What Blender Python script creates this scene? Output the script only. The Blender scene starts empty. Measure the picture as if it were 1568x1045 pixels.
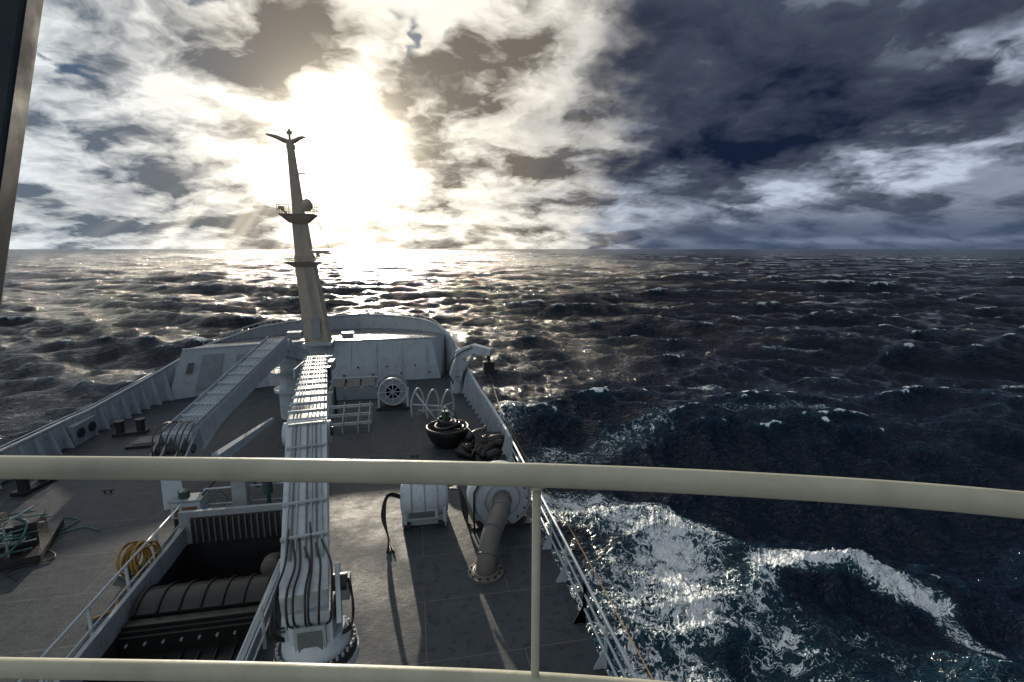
import bpy, math, random
import numpy as np
from mathutils import Vector, Matrix
random.seed(4); rng=np.random.default_rng(11)
sc=bpy.context.scene
R=math.radians
CZ=12.8; DK=4.3
SUN_AZ=-6.6; SUN_EL=9.3   # degrees, azimuth from the ship's heading (+Y)

# ------------------------------------------------------------------ node helpers
class NT:
    def __init__(s,nt): s.nt=nt
    def n(s,t,**kw):
        x=s.nt.nodes.new(t)
        for k,v in kw.items(): setattr(x,k,v)
        return x
    def link(s,a,b): s.nt.links.new(a,b)
    def put(s,sock,v):
        if isinstance(v,bpy.types.NodeSocket): s.link(v,sock)
        elif v is not None: sock.default_value=v
    def m(s,op,a,b=None,c=None,clamp=False):
        x=s.n('ShaderNodeMath',operation=op,use_clamp=clamp)
        s.put(x.inputs[0],a)
        if b is not None: s.put(x.inputs[1],b)
        if c is not None: s.put(x.inputs[2],c)
        return x.outputs[0]
    def ss(s,v,lo,hi,a=0.0,b=1.0):
        x=s.n('ShaderNodeMapRange',interpolation_type='SMOOTHSTEP')
        s.put(x.inputs[0],v); s.put(x.inputs[1],lo); s.put(x.inputs[2],hi); s.put(x.inputs[3],a); s.put(x.inputs[4],b)
        return x.outputs[0]
    def noise(s,vec,scale,detail=6,rough=.55,dist=0.0,lac=2.0,dim='3D',color=False):
        x=s.n('ShaderNodeTexNoise',noise_dimensions=dim)
        if vec is not None: s.link(vec,x.inputs['W' if dim=='1D' else 'Vector'])
        x.inputs['Scale'].default_value=scale; x.inputs['Detail'].default_value=detail
        x.inputs['Roughness'].default_value=rough; x.inputs['Distortion'].default_value=dist
        x.inputs['Lacunarity'].default_value=lac
        return x.outputs[1] if color else x.outputs[0]
    def mix(s,f,a,b):
        x=s.n('ShaderNodeMix',data_type='RGBA')
        s.put(x.inputs[0],f)
        for i,v in ((6,a),(7,b)):
            if isinstance(v,tuple): x.inputs[i].default_value=(v[0],v[1],v[2],1)
            else: s.link(v,x.inputs[i])
        return x.outputs[2]
    def comb(s,x,y,z):
        c=s.n('ShaderNodeCombineXYZ'); s.put(c.inputs[0],x); s.put(c.inputs[1],y); s.put(c.inputs[2],z); return c.outputs[0]
    def sep(s,v):
        c=s.n('ShaderNodeSeparateXYZ'); s.link(v,c.inputs[0]); return c.outputs[0],c.outputs[1],c.outputs[2]
    def vscale(s,v,k):
        c=s.n('ShaderNodeVectorMath',operation='SCALE'); s.link(v,c.inputs[0]); s.put(c.inputs[3],k); return c.outputs[0]
    def vadd(s,a,b):
        c=s.n('ShaderNodeVectorMath',operation='ADD'); s.link(a,c.inputs[0]); s.link(b,c.inputs[1]); return c.outputs[0]

# ------------------------------------------------------------------ sky
w=bpy.data.worlds.new("World"); sc.world=w; w.use_nodes=True
w.node_tree.nodes.clear(); T=NT(w.node_tree)
tc=T.n('ShaderNodeTexCoord'); d=tc.outputs['Generated']
dx,dy,dz=T.sep(d)
az=T.m('MULTIPLY',T.m('ARCTAN2',dx,dy),57.2958)
zc=T.m('MAXIMUM',dz,0.0)
el=T.m('MULTIPLY',T.m('ARCSINE',zc),57.2958)
den=T.m('DIVIDE',1.0,T.m('ADD',zc,0.26))
px_=T.m('MULTIPLY',dx,den); py_=T.m('MULTIPLY',dy,den)
V=T.comb(px_,py_,0.0)
warp=T.noise(V,1.9,4,.64,dim='2D',color=True)
wx,wy,wz=T.sep(warp)
azw=T.m('ADD',az,T.m('MULTIPLY',T.m('SUBTRACT',wx,.5),22.0))
elw=T.m('ADD',el,T.m('MULTIPLY',T.m('SUBTRACT',wy,.5),10.0))
def blob(a0,e0,ra,re,amp=1.0,rot=0.0,warped=True):
    A=azw if warped else az; E=elw if warped else el
    X=T.m('SUBTRACT',A,a0); Y=T.m('SUBTRACT',E,e0)
    if rot:
        c,s_=math.cos(R(rot)),math.sin(R(rot))
        X2=T.m('ADD',T.m('MULTIPLY',X,c),T.m('MULTIPLY',Y,s_))
        Y2=T.m('SUBTRACT',T.m('MULTIPLY',Y,c),T.m('MULTIPLY',X,s_)); X,Y=X2,Y2
    X=T.m('DIVIDE',X,ra);Y=T.m('DIVIDE',Y,re)
    q=T.m('ADD',T.m('MULTIPLY',X,X),T.m('MULTIPLY',Y,Y))
    return T.m('MULTIPLY',T.m('EXPONENT',T.m('MULTIPLY',q,-1.0)),amp)
def total(l):
    r=l[0]
    for x in l[1:]: r=T.m('ADD',r,x)
    return r
# cloud density, and the same density a little nearer the sun (relief lighting)
Vw=T.vadd(V,T.vscale(warp,.26))
big=T.noise(Vw,3.0,8,.60,0,dim='2D')
offv=T.n('ShaderNodeVectorMath',operation='SUBTRACT'); T.link(T.comb(-.35,2.4,0),offv.inputs[0]); T.link(V,offv.inputs[1])
nrm=T.n('ShaderNodeVectorMath',operation='NORMALIZE'); T.link(offv.outputs[0],nrm.inputs[0])
big2=T.noise(T.vadd(Vw,T.vscale(nrm.outputs[0],.06)),3.0,5,.60,0,dim='2D')
relief=T.m('MULTIPLY',T.m('SUBTRACT',big,big2),4.0)
dens=big
dark=total([blob(30,15.5,15,6,.85),blob(43,11.5,13,3.4,1.1,6),blob(32,10,12,2.4,.8,6),blob(20,8.6,8,1.4,.5,4),blob(60,14,10,3,.3),
            blob(20,21,9,5,.6),blob(90,16,24,14,.9),blob(50,19,9,3,.9)])
dark=T.m('MINIMUM',dark,1.5)
light=total([blob(52,15.2,3.8,1.7,1.0,0),blob(55,8.6,8,1.4,.8,14),blob(44,6.0,8,1.0,.65,10),blob(34,4.2,8,.8,.42,4),blob(23,4.2,5,1.0,.35),blob(46,0.75,14,.35,.9,0,False),blob(22.5,1.5,1.6,2.4,.7,0,False),blob(19.5,1.5,.8,2.0,.4,0,False)])
leftshade=total([blob(-12,16.8,6.5,2.6,.95),blob(6.4,15,3.2,1.9,.95),blob(-29,3.4,9,2.0,.95),blob(-1,21.5,6,1.8,.4),blob(-14,3.0,5,1.2,.3),blob(8,5,8,1.2,.5),blob(-25,9,5,1.1,.6),blob(14,12,5,4.5,.8),blob(-6,15.5,5,1.4,.2),blob(11,21,5,3,.35),blob(-27,17,5,1.5,.25),blob(-60,9,20,8,.4)])
tone=T.ss(T.m('ADD',T.m('SUBTRACT',1.0,dens),T.m('MULTIPLY',relief,.13)),.37,.60)
rightness=T.ss(azw,10.0,25.0)
shadeL=T.mix(T.ss(az,-30,-8),(.125,.160,.205),(.175,.155,.130))
litL=T.mix(T.ss(az,-34,-10),(.80,.85,.88),(1.0,.95,.84))
vL=T.m('ADD',T.m('SUBTRACT',T.m('ADD',tone,.07),T.m('MULTIPLY',leftshade,.62)),T.m('MULTIPLY',relief,.30),clamp=True)
colL=T.mix(vL,shadeL,litL)
vR=T.m('ADD',T.m('ADD',T.m('MULTIPLY',T.m('SUBTRACT',tone,dark),.34),T.m('MULTIPLY',relief,.07)),T.m('MULTIPLY',light,T.m('ADD',.14,T.m('MULTIPLY',tone,.85))),clamp=True)
fR=T.m('ADD',T.m('MULTIPLY',dark,.50),T.m('MULTIPLY',T.m('SUBTRACT',T.m('SUBTRACT',dens,.42),T.m('MULTIPLY',relief,.22)),1.6),clamp=True)
shR=T.mix(fR,(.100,.122,.170),(.0075,.0140,.036))
colR=T.mix(vR,shR,(.52,.59,.72))
lowband=T.m('MULTIPLY',T.ss(el,4.4,1.2),T.ss(az,10,35))
colR=T.mix(T.m('MULTIPLY',lowband,.75),colR,(.050,.078,.145))
cloud=T.mix(rightness,colL,colR)
skyn=T.n('ShaderNodeTexSky',sky_type='NISHITA'); skyn.sun_disc=False
skyn.sun_elevation=R(SUN_EL); skyn.sun_rotation=R(SUN_AZ); skyn.altitude=0
bluer=T.n('ShaderNodeMix',data_type='RGBA',blend_type='MULTIPLY'); bluer.inputs[0].default_value=1.0; T.link(skyn.outputs[0],bluer.inputs[6]); bluer.inputs[7].default_value=(.18,.31,.58,1)
bgsky=T.n('ShaderNodeBackground'); T.link(bluer.outputs[2],bgsky.inputs[0]); bgsky.inputs[1].default_value=.05
gap=total([blob(-28,13.2,3.2,.9,1.0),blob(-17.5,20.4,2.6,1.3,.9),blob(1.2,21.0,1.0,2.4,.95),blob(48,21,9,1.2,.6),blob(-50,20,10,5,.9)])
cover=T.ss(T.m('SUBTRACT',gap,T.m('MULTIPLY',T.ss(big,.36,.62),.7)),.10,.60,1.0,0.0)
sd=Vector((math.sin(R(SUN_AZ))*math.cos(R(SUN_EL)),math.cos(R(SUN_AZ))*math.cos(R(SUN_EL)),math.sin(R(SUN_EL))))
dot=T.n('ShaderNodeVectorMath',operation='DOT_PRODUCT'); T.link(d,dot.inputs[0]); dot.inputs[1].default_value=sd
ang=T.m('MULTIPLY',T.m('ARCCOSINE',T.m('MINIMUM',dot.outputs['Value'],.999999)),57.2958)
def gexp(r,a):
    q=T.m('DIVIDE',ang,r); return T.m('MULTIPLY',T.m('EXPONENT',T.m('MULTIPLY',T.m('MULTIPLY',q,q),-1.0)),a)
fan=T.m('ARCTAN2',T.m('SUBTRACT',az,SUN_AZ),T.m('ADD',T.m('SUBTRACT',SUN_EL+6,el),.01))
ray=T.ss(T.noise(fan,5.5,2,.6,dim='1D'),.45,.68)
rays=T.m('MULTIPLY',T.m('MULTIPLY',ray,T.ss(el,7.0,2.0)),T.ss(T.m('ABSOLUTE',T.m('SUBTRACT',az,SUN_AZ)),42,5,0,.42))
glow=total([gexp(3.4,7.0),gexp(5.8,1.3),T.m('MULTIPLY',gexp(12,.7),T.m('ADD',.2,T.m('MULTIPLY',vL,.8))),
            blob(-6.6,4.5,3.4,3.4,.9),blob(-6.6,0.3,5,1.6,.2),rays])
cl=T.n('ShaderNodeBackground'); T.link(cloud,cl.inputs[0]); cl.inputs[1].default_value=1.0
gl=T.n('ShaderNodeBackground'); gl.inputs[0].default_value=(1,.87,.65,1); T.link(glow,gl.inputs[1])
mx=T.n('ShaderNodeMixShader'); T.link(cover,mx.inputs[0]); T.link(bgsky.outputs[0],mx.inputs[1]); T.link(cl.outputs[0],mx.inputs[2])
ad=T.n('ShaderNodeAddShader'); T.link(mx.outputs[0],ad.inputs[0]); T.link(gl.outputs[0],ad.inputs[1])
wo=T.n('ShaderNodeOutputWorld'); T.link(ad.outputs[0],wo.inputs[0])
try: w.cycles.sampling_method='MANUAL'; w.cycles.sample_map_resolution=512
except Exception: pass

sun=bpy.data.lights.new('sun','SUN'); sun.energy=5.0; sun.angle=R(.6); sun.color=(1,.89,.72)
so=bpy.data.objects.new('sun',sun); sc.collection.objects.link(so)
so.rotation_euler=(-sd).to_track_quat('-Z','Y').to_euler(); so.location=(0,0,40)

# ------------------------------------------------------------------ materials
def paint(name,col,rough=.45,dirt=.35,rust=.0,scale=2.0,dirtcol=(.10,.09,.075),spec=.4,bump=.012,streak=True):
    m=bpy.data.materials.new(name); m.use_nodes=True; t=NT(m.node_tree); b=m.node_tree.nodes['Principled BSDF']
    co=t.n('ShaderNodeTexCoord').outputs['Object']
    x,y,z=t.sep(co)
    n1=t.noise(co,scale,5,.65); n2=t.noise(co,scale*6,3,.6)
    st=t.noise(t.comb(t.m('MULTIPLY',x,5.0),t.m('MULTIPLY',y,5.0),t.m('MULTIPLY',z,.7)),1.5,3,.6)
    f=t.m('MULTIPLY',t.ss(t.m('ADD',t.m('MULTIPLY',n1,.6),t.m('MULTIPLY',st if streak else n2,.4)),.46,.72),dirt)
    c=t.mix(f,col,dirtcol)
    c=t.mix(t.m('MULTIPLY',t.ss(n2,.3,.8),.18),c,tuple(v*.7 for v in col))
    if rust>0:
        c=t.mix(t.ss(t.m('ADD',t.m('MULTIPLY',st,.5),t.m('MULTIPLY',n1,.5)),.66-rust*.2,.74-rust*.2),c,(.16,.06,.025))
    t.link(c,b.inputs['Base Color'])
    t.link(t.ss(n1,.3,.7,rough*.8,min(1,rough*1.3)),b.inputs['Roughness'])
    b.inputs['Specular IOR Level'].default_value=spec
    if bump>.002:
        bp=t.n('ShaderNodeBump'); bp.inputs['Strength'].default_value=.3; bp.inputs['Distance'].default_value=bump
        t.link(t.noise(co,scale*6,1,.6),bp.inputs['Height']); t.link(bp.outputs[0],b.inputs['Normal'])
    return m
WHITE=paint('white_ship_paint',(.40,.46,.51),.5,.42,.16)
CREAM=paint('cream_rail_paint',(.44,.435,.33),.45,.4,.0,7,(.20,.18,.12),bump=.003)
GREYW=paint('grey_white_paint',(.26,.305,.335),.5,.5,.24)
MASTM=paint('mast_paint_hazed',(.38,.335,.27),.55,.4,.15)  # mast colour lightened and warmed, with the sun's haze glare painted in
DARK=paint('dark_steel',(.020,.021,.023),.45,.4,.0,3,(.05,.045,.04))
COVER=paint('black_cover_paint',(.008,.009,.010),.40,.35,.0,3,(.022,.022,.02),spec=.4)
SLAT=paint('slat_grey_paint',(.10,.115,.12),.5,.4,.0,3)
RUBBER=paint('black_rubber',(.010,.010,.011),.4,.2,.0,5,(.03,.03,.03))
PIPE=paint('weathered_pipe',(.12,.115,.105),.5,.5,.25,4)
YEL=paint('yellow_hose',(.30,.17,.04),.55,.3,.0,8)
TEAL=paint('teal_rope',(.07,.16,.15),.8,.4,.0,9)
GREEN=paint('dark_green_paint',(.02,.07,.055),.5,.4,.0,5)
SLATE=paint('slate_window_frame',(.022,.034,.045),.6,.3,.0,5,(.015,.015,.02),bump=.001)
WOOD=paint('brown_block',(.14,.08,.045),.6,.4,.0,5)
ROPE=paint('orange_rope',(.30,.19,.09),.8,.3,.0,9)

def deckmat(name,dim=1.0,r0=.50,r1=.74,spec=.20):
    m=bpy.data.materials.new(name); m.use_nodes=True; t=NT(m.node_tree); b=m.node_tree.nodes['Principled BSDF']
    co=t.n('ShaderNodeTexCoord').outputs['Object']
    n1=t.noise(co,.35,6,.68); n2=t.noise(co,4.0,5,.7); n3=t.noise(co,45,2,.6)
    k=dim
    c=t.mix(t.ss(n1,.36,.66),(.030*k,.040*k,.050*k),(.058*k,.069*k,.079*k))
    c=t.mix(t.m('MULTIPLY',t.ss(n2,.50,.66),.6),c,(.014*k,.019*k,.023*k))
    c=t.mix(t.m('MULTIPLY',t.ss(n2,.38,.24),.7),c,(.13*k,.138*k,.14*k))
    c=t.mix(t.m('MULTIPLY',t.ss(n3,.55,.75),.45),c,(.10*k,.105*k,.105*k))
    br=t.n('ShaderNodeTexBrick'); t.link(co,br.inputs['Vector']); br.inputs['Scale'].default_value=1.0
    br.inputs['Brick Width'].default_value=4.2; br.inputs['Row Height'].default_value=1.9; br.inputs['Mortar Size'].default_value=.012
    br.inputs['Mortar Smooth'].default_value=.4
    c=t.mix(t.m('MULTIPLY',br.outputs['Fac'],.6),c,(.16*k,.16*k,.15*k))
    t.link(c,b.inputs['Base Color']); b.inputs['Specular IOR Level'].default_value=spec
    t.link(t.ss(n1,.35,.65,r0,r1),b.inputs['Roughness'])
    bp=t.n('ShaderNodeBump'); bp.inputs['Strength'].default_value=.7; bp.inputs['Distance'].default_value=.014
    h=t.m('ADD',t.m('MULTIPLY',n3,.6),t.m('MULTIPLY',t.noise(co,4.0,3,.6),.9))
    t.link(h,bp.inputs['Height']); t.link(bp.outputs[0],b.inputs['Normal'])
    return m
DECK=deckmat('deck_paint')
WETDECK=deckmat('wet_forecastle_deck',1.6,.14,.30,.6)

# ------------------------------------------------------------------ mesh builder
class B:
    def __init__(s,name,bevel=0.0):
        s.name=name; s.v=[]; s.f=[]; s.mi=[]; s.sm=[]; s.mats=[]; s.bevel=bevel
    def mat(s,m):
        if m not in s.mats: s.mats.append(m)
        return s.mats.index(m)
    def add(s,vs,fs,m,smooth=False):
        o=len(s.v); s.v+= [tuple(v) for v in vs]; k=s.mat(m)
        for f in fs: s.f.append([i+o for i in f]); s.mi.append(k); s.sm.append(smooth)
    def beam(s,p1,p2,w1,h1,m,w2=None,h2=None,up=(0,0,1)):
        w2=w1 if w2 is None else w2; h2=h1 if h2 is None else h2
        p1=Vector(p1);p2=Vector(p2);a=(p2-p1).normalized();u=Vector(up)
        if abs(a.dot(u))>.99: u=Vector((0,1,0))
        x=a.cross(u).normalized(); u=x.cross(a).normalized()
        vs=[]
        for p,ww,hh in ((p1,w1,h1),(p2,w2,h2)):
            for sx,sz in ((-1,-1),(1,-1),(1,1),(-1,1)): vs.append(p+x*sx*ww/2+u*sz*hh/2)
        s.add(vs,[(0,3,2,1),(4,5,6,7),(0,1,5,4),(1,2,6,5),(2,3,7,6),(3,0,4,7)],m)
    def box(s,c,sz,m,rz=0):
        c=Vector(c); M=Matrix.Rotation(rz,3,'Z'); vs=[]
        for z in (-1,1):
            for x,y in ((-1,-1),(1,-1),(1,1),(-1,1)): vs.append(c+M@Vector((x*sz[0]/2,y*sz[1]/2,z*sz[2]/2)))
        s.add(vs,[(0,3,2,1),(4,5,6,7),(0,1,5,4),(1,2,6,5),(2,3,7,6),(3,0,4,7)],m)
    def cyl(s,p1,p2,r1,m,r2=None,n=16,cap=True,r_in=0):
        r2=r1 if r2 is None else r2
        p1=Vector(p1);p2=Vector(p2);a=(p2-p1).normalized(); u=a.orthogonal().normalized(); v=a.cross(u)
        vs=[]
        for p,r in ((p1,r1),(p2,r2)):
            for i in range(n):
                t=2*math.pi*i/n; vs.append(p+(u*math.cos(t)+v*math.sin(t))*r)
        s.add(vs,[(i,(i+1)%n,(i+1)%n+n,i+n) for i in range(n)],m,True)
        if cap:
            s.add(vs[:n],[tuple(reversed(range(n)))],m); s.add(vs[n:],[tuple(range(n))],m)
    def tube(s,pts,r,m,n=10,closed=False,radii=None):
        pts=[Vector(p) for p in pts]; N=len(pts); vs=[]; prev=None
        for i,p in enumerate(pts):
            if closed: a=(pts[(i+1)%N]-pts[i-1]).normalized()
            else: a=(pts[min(i+1,N-1)]-pts[max(i-1,0)]).normalized()
            if prev is None: u=a.orthogonal().normalized()
            else:
                u=(prev-a*prev.dot(a)).normalized()
            prev=u; v=a.cross(u); rr=radii[i] if radii else r
            for k in range(n):
                t=2*math.pi*k/n; vs.append(p+(u*math.cos(t)+v*math.sin(t))*rr)
        fs=[]
        for i in range(N if closed else N-1):
            j=(i+1)%N
            for k in range(n): fs.append((i*n+k,i*n+(k+1)%n,j*n+(k+1)%n,j*n+k))
        if not closed: fs+=[tuple(reversed(range(n))),tuple(range((N-1)*n,N*n))]
        s.add(vs,fs,m,True)
    def lathe(s,c,axis,prof,m,n=28):
        c=Vector(c);a=Vector(axis).normalized();u=a.orthogonal().normalized();v=a.cross(u);vs=[]
        for h,r in prof:
            for i in range(n):
                t=2*math.pi*i/n; vs.append(c+a*h+(u*math.cos(t)+v*math.sin(t))*max(r,.001))
        fs=[(j*n+i,j*n+(i+1)%n,(j+1)*n+(i+1)%n,(j+1)*n+i) for j in range(len(prof)-1) for i in range(n)]
        s.add(vs,fs,m,True)
        L=len(prof)-1
        s.add(vs[:n],[tuple(reversed(range(n)))],m); s.add(vs[L*n:],[tuple(range(n))],m)
    def torus(s,c,axis,Rr,r,m,n=28,k=8):
        c=Vector(c);a=Vector(axis).normalized();u=a.orthogonal().normalized();v=a.cross(u)
        s.tube([c+(u*math.cos(2*math.pi*i/n)+v*math.sin(2*math.pi*i/n))*Rr for i in range(n)],r,m,k,True)
    def done(s):
        me=bpy.data.meshes.new(s.name); me.from_pydata(s.v,[],s.f)
        for m in s.mats: me.materials.append(m)
        me.polygons.foreach_set('material_index',s.mi); me.polygons.foreach_set('use_smooth',s.sm)
        me.update(); o=bpy.data.objects.new(s.name,me); sc.collection.objects.link(o)
        if s.bevel:
            b=o.modifiers.new('bevel','BEVEL'); b.width=s.bevel; b.segments=2; b.limit_method='ANGLE'; b.angle_limit=R(50)
        return o
def spline(pts,n=8):
    P=[Vector(p) for p in pts]; P=[P[0]*2-P[1]]+P+[P[-1]*2-P[-2]]; out=[]
    for i in range(1,len(P)-2):
        for k in range(n):
            t=k/n; a,b,c,e=P[i-1],P[i],P[i+1],P[i+2]
            out.append(.5*((2*b)+(c-a)*t+(2*a-5*b+4*c-e)*t*t+(3*b-a-3*c+e)*t**3))
    out.append(P[-2]); return out

# ------------------------------------------------------------------ hull, decks
SY=[-14,0,10,20,25,30,34,37,39.5,41.3,42.4,42.8]; SX=[3.6,3.6,3.6,3.6,3.4,3.0,2.5,1.7,.5,-1.1,-3.0,-4.4]
PX=[-15.3,-15.3,-15.3,-15.3,-15.15,-14.6,-13.1,-11.3,-9.3,-7.4,-5.8,-4.4]
ys=np.concatenate([np.arange(-14,30,1.0),np.linspace(30,42.8,40)])
sx=lambda y: float(np.interp(y,SY,SX)); px=lambda y: float(np.interp(y,SY,PX))
def topz(y): return float(np.interp(y,[0,26,30,34,38,43],[5.4,5.4,5.75,6.8,7.45,7.55]))
HX0,HX1,HY0,HY1=-6.75,-3.65,7.0,15.2
hull=B('ship_hull')
yy=sorted(set([round(float(y),3) for y in ys]+[HY0,HY1]))
for a,b in zip(yy[:-1],yy[1:]):
    if a>=HY0-1e-6 and b<=HY1+1e-6:
        hull.add([(px(a),a,DK),(HX0,a,DK),(HX0,b,DK),(px(b),b,DK)],[(0,1,2,3)],DECK)
        hull.add([(HX1,a,DK),(sx(a),a,DK),(sx(b),b,DK),(HX1,b,DK)],[(0,1,2,3)],DECK)
    else: hull.add([(px(a),a,DK),(sx(a),a,DK),(sx(b),b,DK),(px(b),b,DK)],[(0,1,2,3)],DECK)
def side(fn,sgn):
    for a,b in zip(ys[:-1],ys[1:]):
        a=float(a);b=float(b)
        fl=lambda y: float(np.interp(y,[20,43],[.3,4.5]))
        A=[(fn(a),a,DK-.02),(fn(b),b,DK-.02)]
        Bm=[(fn(b)-sgn*fl(b)*.8,b-fl(b)*.5,-2.5),(fn(a)-sgn*fl(a)*.8,a-fl(a)*.5,-2.5)]
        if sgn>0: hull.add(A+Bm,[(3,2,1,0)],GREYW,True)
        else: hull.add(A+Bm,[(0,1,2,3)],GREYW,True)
side(sx,1); side(px,-1)
def bulwark(fn,sgn,y0):
    Y=[float(y) for y in ys if y>=y0]
    if Y[0]>y0: Y=[y0]+Y
    th=.05
    for a,b in zip(Y[:-1],Y[1:]):
        za,zb=topz(a),topz(b)
        xo=lambda y: fn(y)+sgn*.0
        xi=lambda y: fn(y)-sgn*th
        f=[(xo(a),a,DK-.03),(xo(b),b,DK-.03),(xo(b),b,zb),(xo(a),a,za)]
        g=[(xi(a),a,DK),(xi(b),b,DK),(xi(b),b,zb),(xi(a),a,za)]
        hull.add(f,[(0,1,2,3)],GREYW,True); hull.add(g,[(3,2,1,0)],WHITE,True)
    cap=[(fn(y)-sgn*.03,y,topz(y)+.02) for y in Y]
    hull.tube(cap,.075,WHITE,8)
    y=y0+.4
    while y<34:
        x=fn(y)-sgn*.05; z=topz(y)
        vs=[(x,y-.012,DK+.0),(x-sgn*.42,y-.012,DK),(x-sgn*.38,y-.012,DK+.12),(x-sgn*.10,y-.012,z-.05),(x,y-.012,z-.05)]
        vs2=[(a,b+.024,c) for a,b,c in vs]
        hull.add(vs+vs2,[(0,1,2,3,4),(9,8,7,6,5)]+[(i,(i+1)%5,(i+1)%5+5,i+5) for i in range(5)],WHITE)
        y+=.78
bulwark(sx,1,19.0); bulwark(px,-1,-5.0)
hull.tube([(px(y)+.12,y,topz(y)+.22) for y in np.arange(-4,31,1.5)],.025,WHITE,6)
for y in np.arange(-4,31,1.5): hull.cyl((px(y)+.12,y,topz(y)),(px(y)+.12,y,topz(y)+.22),.02,WHITE,n=6)
FZ=lambda y: 7.0-(y-33.6)*.06
wall=[(-14.0,31.3),(-9.2,33.5),(-7.6,33.5),(-7.2,33.9),(-5.6,33.9),(-5.3,33.3),(1.55,33.6)]
wt=[(-13.2,31.9),(-9.0,33.7),(-7.6,33.7),(-7.2,34.1),(-5.6,34.1),(-5.15,33.75),(1.0,34.0)]
for i in range(len(wall)-1):
    a,b=wall[i],wall[i+1]; c,e=wt[i],wt[i+1]
    hull.add([(a[0],a[1],DK),(b[0],b[1],DK),(e[0],e[1],FZ(e[1])),(c[0],c[1],FZ(c[1]))],[(0,1,2,3)],WHITE)
hull.tube([(x,y,FZ(y)) for x,y in wt],.05,WHITE,8)
fy=[35.5,37,38.5,39.8,41,41.9,42.4]
st_=[(sx(y)-.12-.0,y) for y in fy]; pt_=[(px(y)+.12,y) for y in fy]
loop=wt+st_+list(reversed(pt_))+[(px(33.5)+.5,33.5)]
hull.add([(x,y,FZ(y)) for x,y in loop],[tuple(range(len(loop)))],WETDECK)
hull.add([(1.55,33.6,DK),(sx(35.5)-.12,35.5,DK),(sx(35.5)-.12,35.5,FZ(35.5)),(1.0,34,FZ(34))],[(0,1,2,3)],WHITE)
hull.add([(-14.0,31.3,DK),(px(33.5)+.5,33.5,DK),(px(33.5)+.5,33.5,FZ(33.5)),(-13.2,31.9,FZ(31.9))],[(3,2,1,0)],WHITE)
rail=[(sx(y)-.25,y) for y in np.linspace(33,42.3,26)]+[(px(y)+.25,y) for y in np.linspace(42.3,34,24)]
hull.tube([(x,y,topz(y)+.38) for x,y in rail],.028,WHITE,6)
for i,(x,y) in enumerate(rail): hull.cyl((x,y,topz(y)-.2),(x,y,topz(y)+.38),.022,WHITE,n=6)
for x,y,a,b,c in ((-4.6,36.4,.8,.8,.3),(-8.2,37,.9,.7,.4)): hull.box((x,y,FZ(y)+c/2),(a,b,c),GREYW,.1)
hull.cyl((-7.9,39.4,FZ(38)+.3),(-6.6,39.4,FZ(38)+.3),.26,GREYW,n=24)
def onwall(t,z):
    a=Vector((-14.0,31.3,DK)).lerp(Vector((-9.2,33.5,DK)),t); b=Vector((-13.2,31.9,FZ(31.9))).lerp(Vector((-9.0,33.7,FZ(33.7))),t)
    return a.lerp(b,z)+Vector((.03,-.05,0))
for t0,t1,z0,z1,m in ((.24,.46,.14,.86,GREYW),(.10,.16,.5,.72,SLAT),(.62,.84,.1,.8,GREYW)):
    q=[onwall(t0,z0),onwall(t1,z0),onwall(t1,z1),onwall(t0,z1)]
    n=Vector((.4,-.9,0))*.06
    hull.add(q+[p+n for p in q],[(4,5,6,7),(0,1,5,4),(1,2,6,5),(2,3,7,6),(3,0,4,7)],m)
for x in (-4.2,-2.6,-1.0,.6): hull.beam((x,33.38,DK),(x*.98,33.72,6.75),.06,.05,WHITE)
for k in range(7): hull.cyl((-4.6+k*.9,33.42,DK+.5+(k%2)*.5),(-4.6+k*.9,33.30,DK+.5+(k%2)*.5),.06,DARK,n=8)
Z0=DK-2.6
hull.add([(HX0,HY0,Z0),(HX1,HY0,Z0),(HX1,HY1,Z0),(HX0,HY1,Z0)],[(0,1,2,3)],DARK)
for a,b in (((HX0,HY0),(HX1,HY0)),((HX1,HY0),(HX1,HY1)),((HX1,HY1),(HX0,HY1)),((HX0,HY1),(HX0,HY0))):
    hull.add([(a[0],a[1],DK),(b[0],b[1],DK),(b[0],b[1],Z0),(a[0],a[1],Z0)],[(0,1,2,3)],DARK)
hull.done()

co=B('cargo_hatch',.01)
ch=.55
co.beam((HX0-.06,HY0,DK+ch/2),(HX0-.06,HY1,DK+ch/2),.11,ch,GREYW)
co.beam((HX1+.06,HY0,DK+ch/2),(HX1+.06,HY1,DK+ch/2),.11,ch,GREYW)
co.box(((HX0+HX1)/2,HY1+.08,DK+.5),(HX1-HX0+.34,.12,1.0),GREYW)
co.box(((HX0+HX1)/2,HY1-.0,DK+.42),(HX1-HX0-.3,.06,.8),DARK)
for i in range(16):
    x=HX0+.3+i*(HX1-HX0-.6)/15; co.box((x,HY1-.05,DK+.42),(.045,.06,.74),SLAT)
xm=(HX0+HX1)/2
# folded hatch cover: crowned upper leaf with cross ribs, a stepped edge, then the leaf hanging into the hold
n_=10
for i in range(n_):
    a=i/n_;b=(i+1)/n_
    ya,yb=11.95+1.05*a,11.95+1.05*b; za,zb=DK+.18+.20*math.sin(math.pi*a)**.8,DK+.18+.20*abs(math.sin(math.pi*b))**.8
    co.add([(HX0+.08,ya,za),(HX1-.08,ya,za),(HX1-.08,yb,zb),(HX0+.08,yb,zb)],[(0,1,2,3)],COVER,True)
co.box((xm,12.47,DK+.10),(2.94,1.05,.16),COVER)
for i in range(7):
    x=HX0+.16+i*.465
    co.tube([(x,11.93+1.09*k/8,DK+.20+.20*abs(math.sin(math.pi*k/8))**.8) for k in range(9)],.03,COVER,8)
co.box((xm,11.68,DK+.06),(2.94,.42,.10),COVER); co.box((xm,11.60,DK+.15),(2.94,.10,.08),COVER)
co.box((xm,11.42,DK-.22),(2.94,.08,.5),COVER)
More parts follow.
